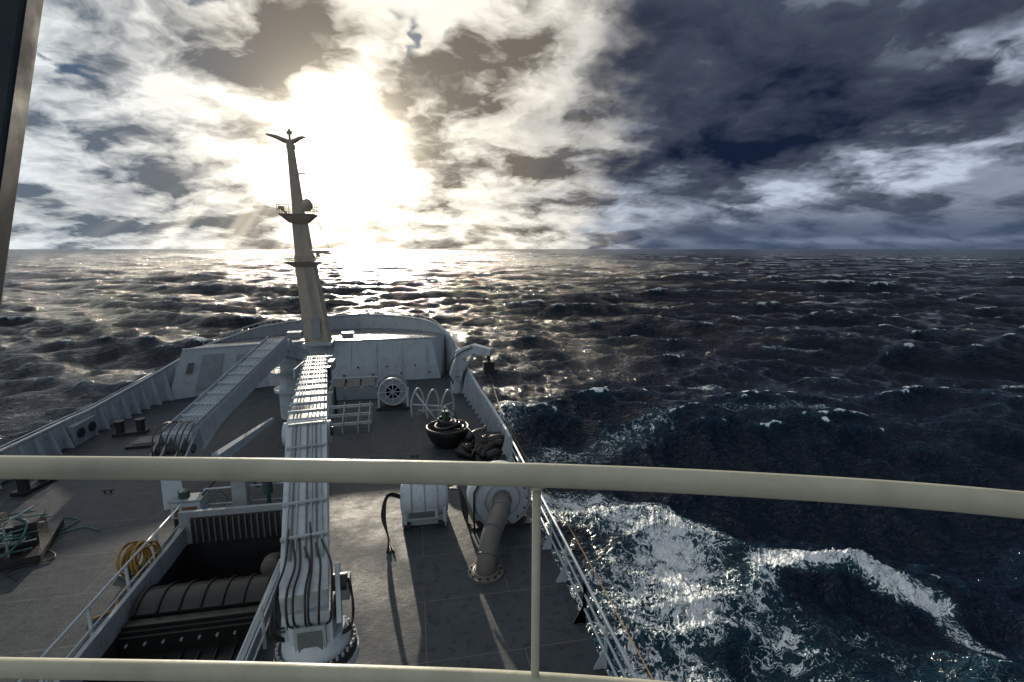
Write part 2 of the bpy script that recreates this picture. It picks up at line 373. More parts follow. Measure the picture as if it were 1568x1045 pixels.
for i in range(8):
    x=HX0+.25+i*.37
    co.beam((x,8.2,DK-.93),(x,11.3,DK-.42),.05,.07,COVER)
    co.cyl((x,11.37,DK-.12),(x,11.30,DK-.12),.028,GREYW,n=8)
co.add([(HX0+.05,8.0,DK-1.0),(HX1-.05,8.0,DK-1.0),(HX1-.05,11.38,DK-.46),(HX0+.05,11.38,DK-.46)],[(0,1,2,3)],COVER)
co.tube(spline([(-4.1,14.9,DK-.6),(-4.2,14.2,DK-.2),(-4.05,13.4,DK+.1)]),.22,PIPE,12)
co.done()

def railing(name,pts,h,bars,mat,r=.028,step=1.5,brace=None):
    o=B(name); pts=[Vector(p) for p in pts]
    for k in range(bars):
        z=h*(k+1)/bars; o.tube([p+Vector((0,0,z)) for p in pts],r if k==bars-1 else r*.75,mat,8)
    for a,b in zip(pts[:-1],pts[1:]):
        n=max(1,round((b-a).length/step))
        for i in range(n+1):
            p=a.lerp(b,i/n); o.beam(p,p+Vector((0,0,h)),.07,.03,mat,up=(0,1,0))
            if brace:
                q=p+Vector((brace,0,0)); vs=[p,q,q+Vector((0,0,.05)),p+Vector((0,0,.5))]
                o.add(vs+[v+Vector((0,.015,0)) for v in vs],[(0,1,2,3),(7,6,5,4),(1,5,6,2),(2,6,7,3)],mat)
    return o.done()
railing('hatch_guard_rail',[(-7.0,8.2,DK),(-7.0,15.6,DK)],1.05,2,WHITE)
railing('hatch_guard_rail',[(-3.42,7.2,DK),(-3.42,12.2,DK)],1.05,3,WHITE)
railing('hatch_guard_rail',[(-6.7,16.6,DK),(-4.1,16.6,DK)],1.05,2,WHITE)
railing('side_guard_rail',[(3.6,2.0,DK),(3.6,10.0,DK),(3.6,19.0,DK)],1.08,3,WHITE,.038,1.45,-.24)
sp=B('hatch_support_post',.01); sp.box((-5.55,16.3,DK+.85),(.42,.36,1.7),GREYW); sp.box((-5.55,16.3,DK+1.72),(.55,.5,.06),GREYW); sp.box((-5.55,16.3,DK+.04),(.7,.6,.08),GREYW)
sp.done()
dl=B('deck_lamp_post'); dl.cyl((-4.75,16.3,DK),(-4.75,16.3,DK+1.0),.06,GREEN); dl.cyl((-4.75,16.3,DK+.9),(-4.75,16.3,DK+1.25),.14,GREEN); dl.lathe((-4.75,16.3,DK+1.25),(0,0,1),[(0,.17),(.06,.15),(.12,.05)],DARK); dl.done()

yh=B('yellow_hose_coil')
for i in range(14):
    c=Vector((-7.05-.03*i+random.uniform(-.03,.03),13.7+random.uniform(-.08,.08),DK+.62+random.uniform(-.08,.06)))
    ax=Vector((1,random.uniform(-.75,.15),random.uniform(-.2,.3)))
    yh.torus(c,ax,.38+random.uniform(-.12,.08),.026,YEL,24,6)
yh.tube(spline([(-7.2,13.3,DK+.3),(-7.4,13.0,DK+.1),(-7.3,12.5,DK+.03),(-7.6,12.2,DK+.03)]),.028,YEL,6)
yh.tube(spline([(-7.2,13.5,DK+.9),(-7.35,13.4,DK+.4),(-7.5,13.6,DK+.05),(-7.9,13.9,DK+.03)]),.03,GREEN,6)
yh.done()

# ------------------------------------------------------------------ near crane (knuckle boom)
cr=B('deck_crane',.012)
cx,cy=-1.66,7.41
cr.cyl((cx,cy,DK),(cx,cy,6.55),.52,WHITE,n=36)
cr.cyl((cx,cy,6.55),(cx,cy,6.68),.62,WHITE,n=40); cr.cyl((cx,cy,6.70),(cx,cy,6.82),.60,DARK,n=40)
for i in range(36):
    t=2*math.pi*i/36; x=cx+.565*math.cos(t); y=cy+.565*math.sin(t)
    cr.cyl((x,y,6.82),(x,y,6.875),.024,GREYW,n=6); cr.cyl((x,y,6.50),(x,y,6.55),.024,DARK,n=6)
cr.lathe((cx,cy,6.82),(0,0,1),[(0,.50),(.12,.49),(.2,.45),(.26,.43)],WHITE,36)
cr.box((cx,cy-.02,7.2),(.62,.62,.75),WHITE)
cr.box((cx+.0,cy-.37,7.12),(.44,.06,.55),GREYW)
cr.box((cx,cy-.41,7.12),(.34,.02,.4),SLAT)
for sxx in (-.38,.38):
    cr.beam((cx+sxx*1.0,cy-.1,7.2),(cx+sxx*.98-.05,cy+.35,7.9),.07,.62,WHITE)
    cr.cyl((cx+sxx-.1,cy+.12,7.72),(cx+sxx+.1,cy+.12,7.72),.13,DARK,n=16)
A=Vector((-1.72,7.15,7.62)); Bk=Vector((-2.34,11.1,8.92)); C=Vector((-3.64,19.6,8.62))
cr.beam(A,Bk,.66,.62,WHITE,.80,.66); cr.beam(Bk-Vector((-.02,.15,.02)),C,.80,.62,WHITE,.72,.42)
dirb=(Bk-A).normalized(); dirc=(C-Bk).normalized()
def rail_on(a,b,off,hz,r,m):
    dd=(b-a).normalized(); x=dd.cross(Vector((0,0,1))).normalized(); u=x.cross(dd)
    cr.tube([a+x*off+u*hz,a.lerp(b,.5)+x*off+u*hz,b+x*off+u*hz],r,m,6)
for k,o in enumerate((-.27,-.2,-.13,.02,.1,.18,.26)):
    rail_on(A+dirb*.6,Bk-dirb*.1,o,.345,.018,SLAT if k%2 else GREYW)
    rail_on(Bk+dirc*.1,C-dirc*.6,o,.345-.0,.016,SLAT if k%2 else GREYW)
for i in range(5):
    p=A.lerp(Bk,.22+.18*i); cr.box(p+Vector((0,0,.36)),(.72,.07,.05),GREYW,rz=math.atan2(-dirb.x,dirb.y))
for i in range(11):
    p=Bk.lerp(C,.05+.088*i); hh=.33-.09*(.05+.088*i)
    cr.box(p+Vector((0,0,hh+.04)),(.8,.06,.07),WHITE,rz=math.atan2(-dirc.x,dirc.y))
    for s_ in (-.36,.36): cr.cyl(p+Vector((s_,0,hh)),p+Vector((s_,0,hh+.18)),.014,GREYW,n=6)
for s_ in (-1,1):
    x=Vector((s_*.43,0,0)); cr.cyl(Bk+x*.9,Bk+x*1.1,.24,WHITE,n=24); cr.cyl(Bk+x*1.1,Bk+x*1.2,.10,DARK,n=16)
    cr.beam(C+Vector((s_*.42,-1.8,.05)),C+Vector((s_*.42,-.1,-.02)),.04,.3,WHITE)
cr.cyl(A+Vector((0,.6,-.5)),A.lerp(Bk,.75)+Vector((0,0,-.45)),.12,WHITE); cr.cyl(A.lerp(Bk,.7)+Vector((0,0,-.45)),Bk+Vector((0,0,-.4)),.06,GREYW)
cr.box(C+Vector((.1,.1,0)),(.9,.12,.5),WHITE); cr.cyl(C+Vector((-.3,.2,-.1)),C+Vector((.35,.2,-.1)),.2,DARK)
cr.box(C+Vector((.6,-.5,.05)),(.2,.6,.3),GREYW); cr.box(C+Vector((.62,-1.3,-.1)),(.12,.3,.5),DARK)
for i in range(7):
    o=-.3+i*.1; j=random.uniform(-.04,.04)
    cr.tube(spline([A+Vector((o*.9,-.02,-.30)),A+Vector((o*1.15+j,-.22,-.05)),A+Vector((o*1.2+j,-.10,.33)),A+Vector((o+j,.30,.50+random.uniform(-.03,.06))),A+dirb*(.85+random.uniform(-.15,.5))+Vector((o*.85,0,.36))],6),.019,RUBBER,7)
for s_ in (-.5,.5):
    for k in range(3):
        cr.tube(spline([(cx+s_*.7,cy-.1,6.95),(cx+s_*1.15,cy-.15-k*.05,7.25),(cx+s_*1.05,cy+.1,7.6+.06*k),A+Vector((s_*.7,.4,.15))],6),.018,RUBBER,7)
cr.box((cx+.45,cy+.25,7.55),(.12,.3,.3),GREYW)
cr.done()

# ------------------------------------------------------------------ far crane
c2=B('deck_crane',.015)
qx,qy=-6.3,27.0
c2.cyl((qx,qy,DK),(qx,qy,5.7),.62,WHITE,n=32); c2.cyl((qx,qy,5.7),(qx,qy,5.85),.85,WHITE,n=32); c2.cyl((qx,qy,5.85),(qx,qy,6.7),.55,WHITE,n=32)
c2.cyl((qx,qy,6.7),(qx,qy,6.78),1.0,GREYW,n=32)
for i in range(14):
    t=2*math.pi*i/14; c2.cyl((qx+.95*math.cos(t),qy+.95*math.sin(t),6.78),(qx+.95*math.cos(t),qy+.95*math.sin(t),7.3),.02,WHITE,n=6)
c2.torus((qx,qy,7.3),(0,0,1),.95,.025,WHITE); c2.torus((qx,qy,7.05),(0,0,1),.95,.018,WHITE)
c2.box((qx,qy,7.1),(.8,.8,.9),WHITE)
Hd=Vector((-6.45,25.7,8.25)); Lo=Vector((-7.85,17.9,6.5)); Pv=Vector((-5.75,27.6,7.3))
c2.beam(Hd,Lo,.95,.72,WHITE,1.0,.62)
c2.beam(Hd+Vector((-.1,-.5,.05)),Pv,.85,.7,WHITE,.6,.55)
c2.cyl(Hd+Vector((-.52,.1,-.05)),Hd+Vector((.52,.1,-.05)),.36,WHITE,n=24)
dd=(Lo-Hd).normalized()
for i in range(9):
    p=Hd.lerp(Lo,.08+.1*i); c2.box(p+Vector((0,0,.40)),(.98,.05,.08),WHITE,rz=math.atan2(-dd.x,dd.y))
xx=dd.cross(Vector((0,0,1))).normalized()
for o in (-.3,-.18,-.06,.1,.25): c2.tube([Hd+xx*o+Vector((0,0,.42)),Lo+xx*o+Vector((0,0,.40))],.018,GREYW,6)
c2.beam(Hd+xx*.44+Vector((0,0,.42)),Lo+xx*.44+Vector((0,0,.4)),.03,.14,WHITE); c2.beam(Hd-xx*.44+Vector((0,0,.42)),Lo-xx*.44+Vector((0,0,.4)),.03,.14,WHITE)
for s_ in (-.5,-.2,.25,.55):
    c2.beam(Lo+Vector((s_,.4,.05)),Lo+Vector((s_-.05,-.75,-.45)),.06,.7,GREYW,.06,.45)
c2.cyl(Lo+Vector((-.65,-.3,-.15)),Lo+Vector((.6,-.3,-.15)),.15,DARK,n=20); c2.cyl(Lo+Vector((-.6,-.75,-.45)),Lo+Vector((.55,-.75,-.45)),.11,DARK,n=20)
for i in range(6):
    o=-.4+i*.16+random.uniform(-.03,.03); c2.tube(spline([Lo+Vector((o,.9,.42)),Lo+Vector((o*1.2,.3,.55)),Lo+Vector((o*1.3,-.35,.35)),Lo+Vector((o*1.1,-.75,-.2))],6),.022,RUBBER,7)
c2.beam(Lo+Vector((.0,-.8,-.5)),Lo+Vector((.25,-1.3,-1.7)),.5,.4,WHITE,.55,.5)
c2.beam(Hd+Vector((0,.1,-.5)),Lo+Vector((.25,2.2,-.55)),.16,.16,GREYW); c2.cyl(Lo+Vector((.3,1.0,-.55)),Lo+Vector((.25,3.6,-.25)),.13,WHITE)
c2.beam(Lo+Vector((.9,.5,-.9)),Lo+Vector((2.0,3.6,-.55)),.32,.4,WHITE,.12,.15)
c2.done()
hb=B('hook_block',.01)
hx,hy,hz=-7.15,16.5,DK
hb.box((hx,hy,hz+.55),(.85,.5,.5),WHITE); hb.box((hx,hy-.28,hz+.52),(.62,.06,.3),WOOD); hb.box((hx,hy,hz+.85),(.95,.55,.06),GREYW)
for s_ in (-.35,.35): hb.box((hx+s_,hy,hz+.15),(.08,.4,.3),DARK)
hb.cyl((hx-.1,hy,hz+.88),(hx-.1,hy,hz+1.1),.16,GREEN,n=16)
hb.tube(spline([(hx+.5,hy,hz+.6),(hx+.8,hy+.2,hz+.9),(hx+.95,hy+.5,hz+.5),(hx+.7,hy+.6,hz+.1)]),.03,TEAL,6)
hb.tube(spline([(hx+.4,hy,hz+.9),(hx+.9,hy+.4,hz+1.3),(hx+1.4,hy+1.2,hz+.9),(hx+1.5,hy+1.8,hz+.2)]),.03,RUBBER,6)
hb.done()

# ------------------------------------------------------------------ mast
ma=B('mast',.02)
P0=Vector((-6.0,33.6,6.9)); P1=Vector((-6.55,33.75,12.4)); P2=Vector((-6.72,33.8,14.9)); P3=Vector((-6.93,33.8,19.0))
ma.beam(P0,P1,1.42,1.5,MASTM,1.02,1.05,up=(0,1,0)); ma.beam(P1,P2,.92,.9,MASTM,.74,.75,up=(0,1,0)); ma.beam(P2,P3,.62,.6,MASTM,.34,.34,up=(0,1,0))
ma.box(P0+Vector((0,0,.08)),(1.7,1.7,.16),WHITE)
ma.box(P0+Vector((0,-.76,1.1)),(.5,.06,1.3),GREYW)
def platform(c,w,l,h,drop):
    c=Vector(c)
    t=[(-w,-l),(w,-l),(w,l),(-w,l)]
    vs=[c+Vector((x,y,0)) for x,y in t]+[c+Vector((x*.5,y*.5,-drop)) for x,y in t]
    ma.add(vs,[(0,1,2,3),(7,6,5,4),(1,0,4,5),(2,1,5,6),(3,2,6,7),(0,3,7,4)],MASTM)
    for k in (.5,1.0):
        ma.tube([c+Vector((x*1.02,y*1.02,h*k)) for x,y in t],.02,MASTM,6,True)
    for i in range(4):
        a=Vector((*t[i],0)); b=Vector((*t[(i+1)%4],0))
        for q in (0,.33,.66): p=c+a.lerp(b,q); ma.cyl(p,p+Vector((0,0,h)),.017,MASTM,n=6)
platform(P1+Vector((.0,-.1,-.35)),1.05,.9,.35,.35)
platform(P2+Vector((.0,-.1,-.05)),1.0,.9,.5,.5)
ma.beam(P1+Vector((.4,-.5,.25)),P1+Vector((1.75,-.9,.1)),.1,.12,MASTM); ma.box(P1+Vector((1.1,-.7,.25)),(1.0,.15,.12),MASTM)
ma.cyl(P1+Vector((.9,-.7,-.1)),P1+Vector((.9,-.7,.2)),.12,MASTM)
ma.lathe(P2+Vector((.55,-.3,.15)),(0,0,1),[(0,.2),(.15,.3),(.4,.33),(.62,.22),(.72,.02)],MASTM,20)
ma.cyl(P2+Vector((-.5,-.4,-.1)),P2+Vector((-1.0,-.4,.35)),.05,MASTM); ma.box(P2+Vector((-.9,-.4,.3)),(.3,.2,.2),MASTM)
ma.box(P2+Vector((.35,-.3,2.3)),(.5,.05,.08),MASTM)
yd=[P3+Vector((-1.3,0,.42)),P3+Vector((-.8,0,.30)),P3+Vector((-.35,0,.12)),P3+Vector((0,0,.02)),P3+Vector((.3,0,.12)),P3+Vector((.6,0,.28)),P3+Vector((.9,0,.33))]
ydp=spline(yd,5); nn=len(ydp)
ma.tube(ydp,.1,MASTM,8,radii=[.04+.11*abs(math.sin(math.pi*i/(nn-1)))**.7 for i in range(nn)])
ma.beam(P3+Vector((-.2,0,-.25)),P3+Vector((.25,0,-.25)),.3,.25,MASTM); ma.cyl(P3,P3+Vector((0,0,.75)),.07,MASTM); ma.box(P3+Vector((0,0,.55)),(.3,.12,.2),MASTM)
for i in range(44):
    p=(P0+Vector((.2,-.80,.4))).lerp(P1+Vector((.15,-.58,-.6)),i/43); ma.cyl(p+Vector((-.18,0,0)),p+Vector((.18,0,0)),.014,GREYW,n=5)
ma.done()
st=B('mast_stay')
st.tube([(-6.9,33.8,18.2),(-4.6,42.3,7.6)],.012,DARK,5)
st.done()

# ------------------------------------------------------------------ deck equipment
def bollard(x,y,rz=0):
    b=B('mooring_bollard',.01); M=Matrix.Rotation(rz,3,'Z')
    b.box((x,y,DK+.07),(1.35,.5,.14),DARK,rz)
    for s_ in (-.4,.4):
        o=M@Vector((s_,0,0)); b.cyl((x+o.x,y+o.y,DK+.1),(x+o.x,y+o.y,DK+.62),.17,DARK,n=20); b.cyl((x+o.x,y+o.y,DK+.6),(x+o.x,y+o.y,DK+.68),.22,DARK,n=20)
    b.done()
bollard(-13.2,25.7,.2); bollard(-13.7,20.2,1.4)
fl=B('fairlead',.01)
fl.box((-14.9,25.2,DK+.45),(.35,1.6,.9),GREYW); fl.cyl((-14.75,24.8,DK+.5),(-14.65,24.8,DK+.5),.22,DARK); fl.cyl((-14.75,25.6,DK+.5),(-14.65,25.6,DK+.5),.22,DARK); fl.done()
dp=B('deck_plate_cover',.005); dp.box((-11.7,24.3,DK+.06),(1.6,1.3,.12),DARK,.1); dp.box((-11.7,24.3,DK+.14),(1.2,.9,.05),SLAT,.1); dp.done()
for (x,y) in ((-10.9,19.3),(-9.6,20.3),(-11.9,21.4),(-.2,20.4)):
    cl_=B('deck_cleat')
    for s_ in (-.1,.1): cl_.cyl((x+s_,y,DK),(x+s_,y,DK+.07),.03,DARK,n=8)
    cl_.tube([(x-.2,y,DK+.09),(x-.1,y,DK+.08),(x+.1,y,DK+.08),(x+.2,y,DK+.09)],.022,DARK,8); cl_.done()
mw=B('mooring_winch',.008)
wx0,wy0=-12.2,15.6
mw.box((wx0,wy0,DK+.12),(3.2,2.2,.2),DARK,.3)
mw.cyl((wx0-1.1,wy0-.3,DK+.65),(wx0+.5,wy0+.2,DK+.65),.28,TEAL,n=24)
for t in (0,.33,.66,1.0):
    p=Vector((wx0-1.1,wy0-.3,DK+.65)).lerp(Vector((wx0+.5,wy0+.2,DK+.65)),t); mw.cyl(p,p+Vector((.06,.02,0)),.5,DARK,n=28)
mw.box((wx0+1.0,wy0+.35,DK+.5),(.7,.8,.75),DARK,.3)
for k in range(5):
    mw.tube([(wx0-1.4,wy0-1.2+.1*k,DK+.3+.22*k),(wx0+.4,wy0-.75+.1*k,DK+.3+.22*k),(wx0+1.5,wy0-.3+.2*k,DK+.3+.15*k)],.025,WHITE if k%2 else TEAL,6)
for k in range(4):
    x=wx0-1.3+k*.8; mw.tube([(x,wy0-1.15+k*.2,DK),(x,wy0-1.15+k*.2,DK+1.2),(x+.2,wy0-.3+k*.2,DK+1.25)],.028,GREYW,6)
for k in range(14):
    mw.tube(spline([(wx0+random.uniform(-1.5,1.4),wy0+random.uniform(-1,1),DK+.3+random.uniform(0,.6)) for _ in range(5)],5),.03,random.choice([TEAL,GREEN,GREYW,TEAL]),6)
mw.done()
lr=B('loose_rope')
lr.tube(spline([(-9.7,16.5,DK+.03),(-10.3,16.8,DK+.03),(-10.9,16.5,DK+.03),(-10.7,17.3,DK+.03),(-11.3,17.6,DK+.03)],6),.02,TEAL,6)
lr.tube(spline([(-10.4,14.2,DK+.03),(-10.9,14.7,DK+.03),(-10.1,15.1,DK+.03),(-10.6,15.6,DK+.03),(-11.0,15.2,DK+.03)],6),.02,DARK,6); lr.done()
gr=B('gangway_rack',.004)
for k,y in enumerate((24.0,24.5,25.0)):
    z=DK+.35+.28*k
    for o in (0,.28): gr.beam((-4.3,y,z+o*.3),(-2.2,y+.15,z+o*.3),.09,.05,WHITE)
for x in (-4.2,-3.5,-2.8,-2.3):
    gr.beam((x,23.8,DK),(x,23.9,DK+.5),.06,.06,GREYW); gr.beam((x,25.1,DK),(x,25.1,DK+1.15),.06,.06,GREYW); gr.beam((x,23.9,DK+.45),(x,25.1,DK+1.1),.05,.05,GREYW)
gr.done()
sk=B('deck_skylight',.01)
sk.box((-3.6,30.3,DK+.35),(2.7,1.7,.7),GREYW)
for s_ in (-1,1):
    for k in range(3):
        x=-4.45+k*.85; sk.beam((x,30.3+s_*.82,DK+.72),(x,30.3+s_*.02,DK+1.05),.7,.05,SLAT)
sk.beam((-4.95,30.3,DK+1.08),(-2.25,30.3,DK+1.08),.08,.06,WHITE); sk.done()
bx=B('electrical_locker',.01); bx.box((-4.6,26.9,DK+.6),(.6,.5,1.2),GREYW); bx.box((-4.6,26.63,DK+.62),(.5,.04,1.0),WHITE); bx.cyl((-4.2,26.9,DK),(-4.2,26.9,DK+1.5),.06,DARK); bx.done()
rr=B('rope_reel',.006)
rr.cyl((-1.3,27.3,DK+.95),(-1.3,28.3,DK+.95),.42,GREYW,n=28)
for y in (27.3,28.25): rr.cyl((-1.3,y,DK+.95),(-1.3,y+.06,DK+.95),.78,GREYW,n=36)
rr.torus((-1.3,27.28,DK+.95),(0,1,0),.72,.05,WHITE,36,8); rr.torus((-1.3,27.26,DK+.95),(0,1,0),.4,.03,WHITE,30,6)
for i in range(8):
    t=i*math.pi/4; rr.beam((-1.3,27.26,DK+.95),(-1.3+.72*math.cos(t),27.26,DK+.95+.72*math.sin(t)),.05,.04,WHITE,up=(0,1,0))
for s_ in (-.75,.75): rr.box((-1.3+s_,27.8,DK+.45),(.12,1.2,.9),WHITE)
rr.box((-1.3,27.8,DK+.06),(1.8,1.5,.12),DARK)
rr.done()
pf=B('pipe_frame')
for k,(x,y) in enumerate(((0.0,25.6),(.75,25.2),(1.5,25.0))):
    pf.tube(spline([(x-.28,y,DK),(x-.34,y,DK+.7),(x-.15,y,DK+1.35),(x+.1,y+.2,DK+1.45),(x+.3,y+.4,DK+.8),(x+.25,y+.4,DK)],6),.05,WHITE,8)
pf.tube([(-.3,25.6,DK+.7),(1.2,25.0,DK+.7),(1.8,25.4,DK+.75)],.045,WHITE,8); pf.tube([(0,25.8,DK+.3),(1.7,25.3,DK+.35)],.04,WHITE,8)
pf.tube([(-.1,25.6,DK+1.3),(.9,24.6,DK+.1)],.04,WHITE,8); pf.done()
tb=B('rubber_tub_with_mooring_gear',.0)
tx,ty=1.25,21.6
tb.lathe((tx,ty,DK),(0,0,1),[(0,.55),(.3,.8),(.65,.92),(.8,.95),(.8,.82),(.45,.7),(.42,.1)],RUBBER,32)
tb.torus((tx,ty,DK+.8),(0,0,1),.9,.08,RUBBER,32,8)
for k in range(5): tb.torus((tx+random.uniform(-.1,.1),ty+random.uniform(-.1,.1),DK+.75+.1*k),(random.uniform(-.2,.2),random.uniform(-.2,.2),1),.62-.08*k,.07,RUBBER if k%2 else DARK,24,7)
tb.cyl((tx-.1,ty,DK+.8),(tx-.1,ty,DK+1.55),.16,GREEN,n=12)
for k in range(6):
    t=k*1.05; tb.tube([(tx+.55*math.cos(t),ty+.55*math.sin(t),DK+.7),(tx+.3*math.cos(t),ty+.3*math.sin(t),DK+1.5),(tx-.1,ty,DK+1.75)],.025,GREYW if k%2 else GREEN,6)
tb.done()
hp=B('fender_heap')
for k in range(14):
    c=Vector((random.uniform(1.7,3.1),random.uniform(19.3,21.2),DK+random.uniform(.2,.75))); a=Vector((random.uniform(-1,1),random.uniform(-1,1),random.uniform(-.4,.4))).normalized()
    hp.tube([c-a*.5,c-a*.4,c,c+a*.4,c+a*.5],.2,RUBBER if k%3 else DARK,10,radii=[.05,.16,.2,.16,.05])
for k in range(6):
    hp.tube(spline([(random.uniform(1.6,3.2),random.uniform(19,21.3),DK+random.uniform(.1,1.0)) for _ in range(5)],5),.03,random.choice([RUBBER,DARK,WOOD]),6)
hp.add([(2.2,19.2,DK+.02),(3.4,19.0,DK+.02),(3.5,20.3,DK+.9),(2.3,20.5,DK+.95)],[(0,1,2,3)],DARK); hp.done()
dv=B('davit_crane',.015)
dv.cyl((2.35,30.0,DK),(2.35,30.0,DK+1.0),.38,WHITE,n=24); dv.cyl((2.35,30.0,DK+1.0),(2.35,30.0,DK+1.1),.46,GREYW,n=24)
dv.beam((2.25,30.0,DK+.9),(2.65,29.7,DK+2.5),.72,.8,WHITE,.6,.7,up=(0,1,0)); dv.beam((2.5,29.8,DK+2.3),(3.35,29.2,DK+2.8),.62,.6,WHITE,.5,.55); dv.beam((3.25,29.3,DK+2.78),(4.25,28.6,DK+2.66),.52,.52,WHITE,.36,.38)
dv.cyl((4.1,28.7,DK+2.6),(4.1,28.7,DK+1.9),.10,DARK); dv.box((4.1,28.7,DK+1.75),(.6,.4,.7),RUBBER); dv.cyl((2.7,29.5,DK+1.4),(3.4,29.1,DK+2.6),.09,GREYW)
dv.tube(spline([(2.1,29.7,DK+.6),(1.8,29.4,DK+1.5),(2.3,29.3,DK+2.4),(3.2,29.0,DK+2.9)]),.04,RUBBER,6); dv.done()
wh=B('capstan_winch',.01)
wx1,wy1=.1,15.4
wh.lathe((wx1-.75,wy1,DK+.72),(1,0,0),[(0,.2),(.03,.45),(.12,.55),(1.35,.55),(1.47,.45),(1.5,.2)],WHITE,32)
for t in (.35,.75,1.15): wh.torus((wx1-.75+t,wy1,DK+.72),(1,0,0),.56,.025,GREYW,32,6)
wh.box((wx1,wy1,DK+.18),(1.4,.9,.3),GREYW); wh.box((wx1-.1,wy1-.50,DK+.42),(1.0,.06,.34),WHITE); wh.box((wx1-.1,wy1-.54,DK+.42),(.8,.03,.2),SLAT)
for s_ in (-.6,.6): wh.box((wx1+s_,wy1,DK+.3),(.1,1.15,.6),WHITE)
for s_ in (-.55,.5): wh.box((wx1+s_,wy1-.55,DK+.08),(.2,.2,.16),DARK)
for k in range(3): wh.tube(spline([(wx1-.7,wy1-.1,DK+.8+.05*k),(wx1-1.1,wy1-.3,DK+1.0+.04*k),(wx1-1.2-.05*k,wy1-.5,DK+.5),(wx1-1.1,wy1-1.0,DK+.05),(wx1-.9-.1*k,wy1-1.8,DK+.04)],6),.03,RUBBER,7)
for k in range(4): wh.tube(spline([(wx1+.8,wy1+.1,DK+.9),(wx1+1.1,wy1-.1*k,DK+1.0),(wx1+1.15+.05*k,wy1-.5,DK+.5),(wx1+1.3,wy1-.6-.1*k,DK+.04),(wx1+1.6,wy1-.9,DK+.04)],6),.03,RUBBER,7)
wh.done()
vn=B('gooseneck_ventilator',.008)
vn.lathe((2.45,14.35,DK+.95),(-.12,1,0),[(0,.35),(.02,.80),(.08,.93),(.22,.96),(.75,.96),(.88,.90),(.94,.3)],WHITE,44)
vn.torus((2.45,14.37,DK+.95),(-.12,1,0),.90,.035,GREYW,44,8); vn.torus((2.45,14.36,DK+.95),(-.12,1,0),.55,.03,GREYW,40,8)
for i in range(14):
    t=i*2*math.pi/14; vn.cyl((2.45+.75*math.cos(t),14.36,DK+.95+.75*math.sin(t)),(2.45+.75*math.cos(t),14.31,DK+.95+.75*math.sin(t)),.03,DARK,n=6)
path=spline([(1.62,12.25,DK),(1.66,12.3,DK+.3),(1.85,12.75,DK+.75),(2.15,13.3,DK+1.0),(2.35,13.9,DK+1.05),(2.42,14.4,DK+1.0)],7)
vn.tube(path,.27,PIPE,24)
for k in (2,9,16,24,31):
    a=(path[k+1]-path[k-1]).normalized(); vn.torus(path[k],a,.275,.022,SLAT,26,6)
vn.cyl((1.62,12.25,DK),(1.62,12.25,DK+.07),.48,PIPE,n=32); vn.torus((1.62,12.25,DK+.07),(0,0,1),.32,.04,PIPE,28,6)
for i in range(12):
    t=i*math.pi/6; vn.cyl((1.62+.41*math.cos(t),12.25+.41*math.sin(t),DK+.07),(1.62+.41*math.cos(t),12.25+.41*math.sin(t),DK+.11),.03,DARK,n=6)
for s_ in (-.6,.6): vn.beam((2.45+s_,14.8,DK),(2.45+s_*.8,14.8,DK+.7),.14,.5,WHITE)
vn.box((2.45,14.8,DK+.06),(1.7,1.0,.12),DARK)
for s_ in (-.9,.95): vn.tube([(2.45+s_,14.2,DK),(2.45+s_,14.2,DK+1.3),(2.45+s_*.6,14.3,DK+1.9)],.03,RUBBER,6)
vn.done()
bl=B('boarding_rope'); bl.tube(spline([(3.9,24,DK+.8),(4.05,19,DK+.5),(4.4,14,DK+.15),(4.35,9,DK+.2),(4.2,4,DK+.4)],8),.016,ROPE,6)
bl.tube(spline([(4.1,28.7,DK+1.6),(3.95,24,DK+.9),(3.9,19,DK+1.0)],8),.018,DARK,5); bl.done()

# ------------------------------------------------------------------ bridge front, balcony rail, window frame
br=B('bridge_front')
br.box((-6,.2,DK+3.4),(18.6,1.4,6.8),WHITE); br.box((-6,.1,CZ-1.62),(18.8,2.0,.12),GREYW)
br.done()
fr=B('balcony_guard_rail')
tp=[(-3.2,1.62),(-2.2,1.50),(-1.5,1.385),(-.911,1.262),(-.342,1.140),(.245,1.0),(.724,.855),(1.117,.702),(1.6,.45),(2.1,.1)]
fr.tube(spline([(x,y,CZ-.477) for x,y in tp],8),.0255,CREAM,28)
fr.tube(spline([(x,y,CZ-.99) for x,y in tp],8),.022,CREAM,24)
fr.tube([(.245,1.0,CZ-1.6),(.245,1.0,CZ-1.1),(.245,1.0,CZ-.49)],.0095,CREAM,16)
fr.torus((.245,1.0,CZ-.503),(0,0,1),.0105,.006,CREAM,20,8)
for i in (0,2,8): fr.tube([(*tp[i],CZ-1.6),(*tp[i],CZ-.49)],.0095,CREAM,14)
fr.done()
wf=B('window_frame',.006)
def cf(X,Y,Z): c,s_=math.cos(R(10.8)),math.sin(R(10.8)); return Vector((X*c+Y*s_,-X*s_+Y*c,CZ+Z))
e1=cf(-.737,.88,.383); e2=cf(-.80,.80,-.06); dv_=(e2-e1)
off=cf(-.164,0,0)-cf(0,0,0)
wf.beam(e1-dv_*1.5+off,e2+dv_*1.2+off,.06,.24,SLATE,up=(1,.2,0))
wf.done()

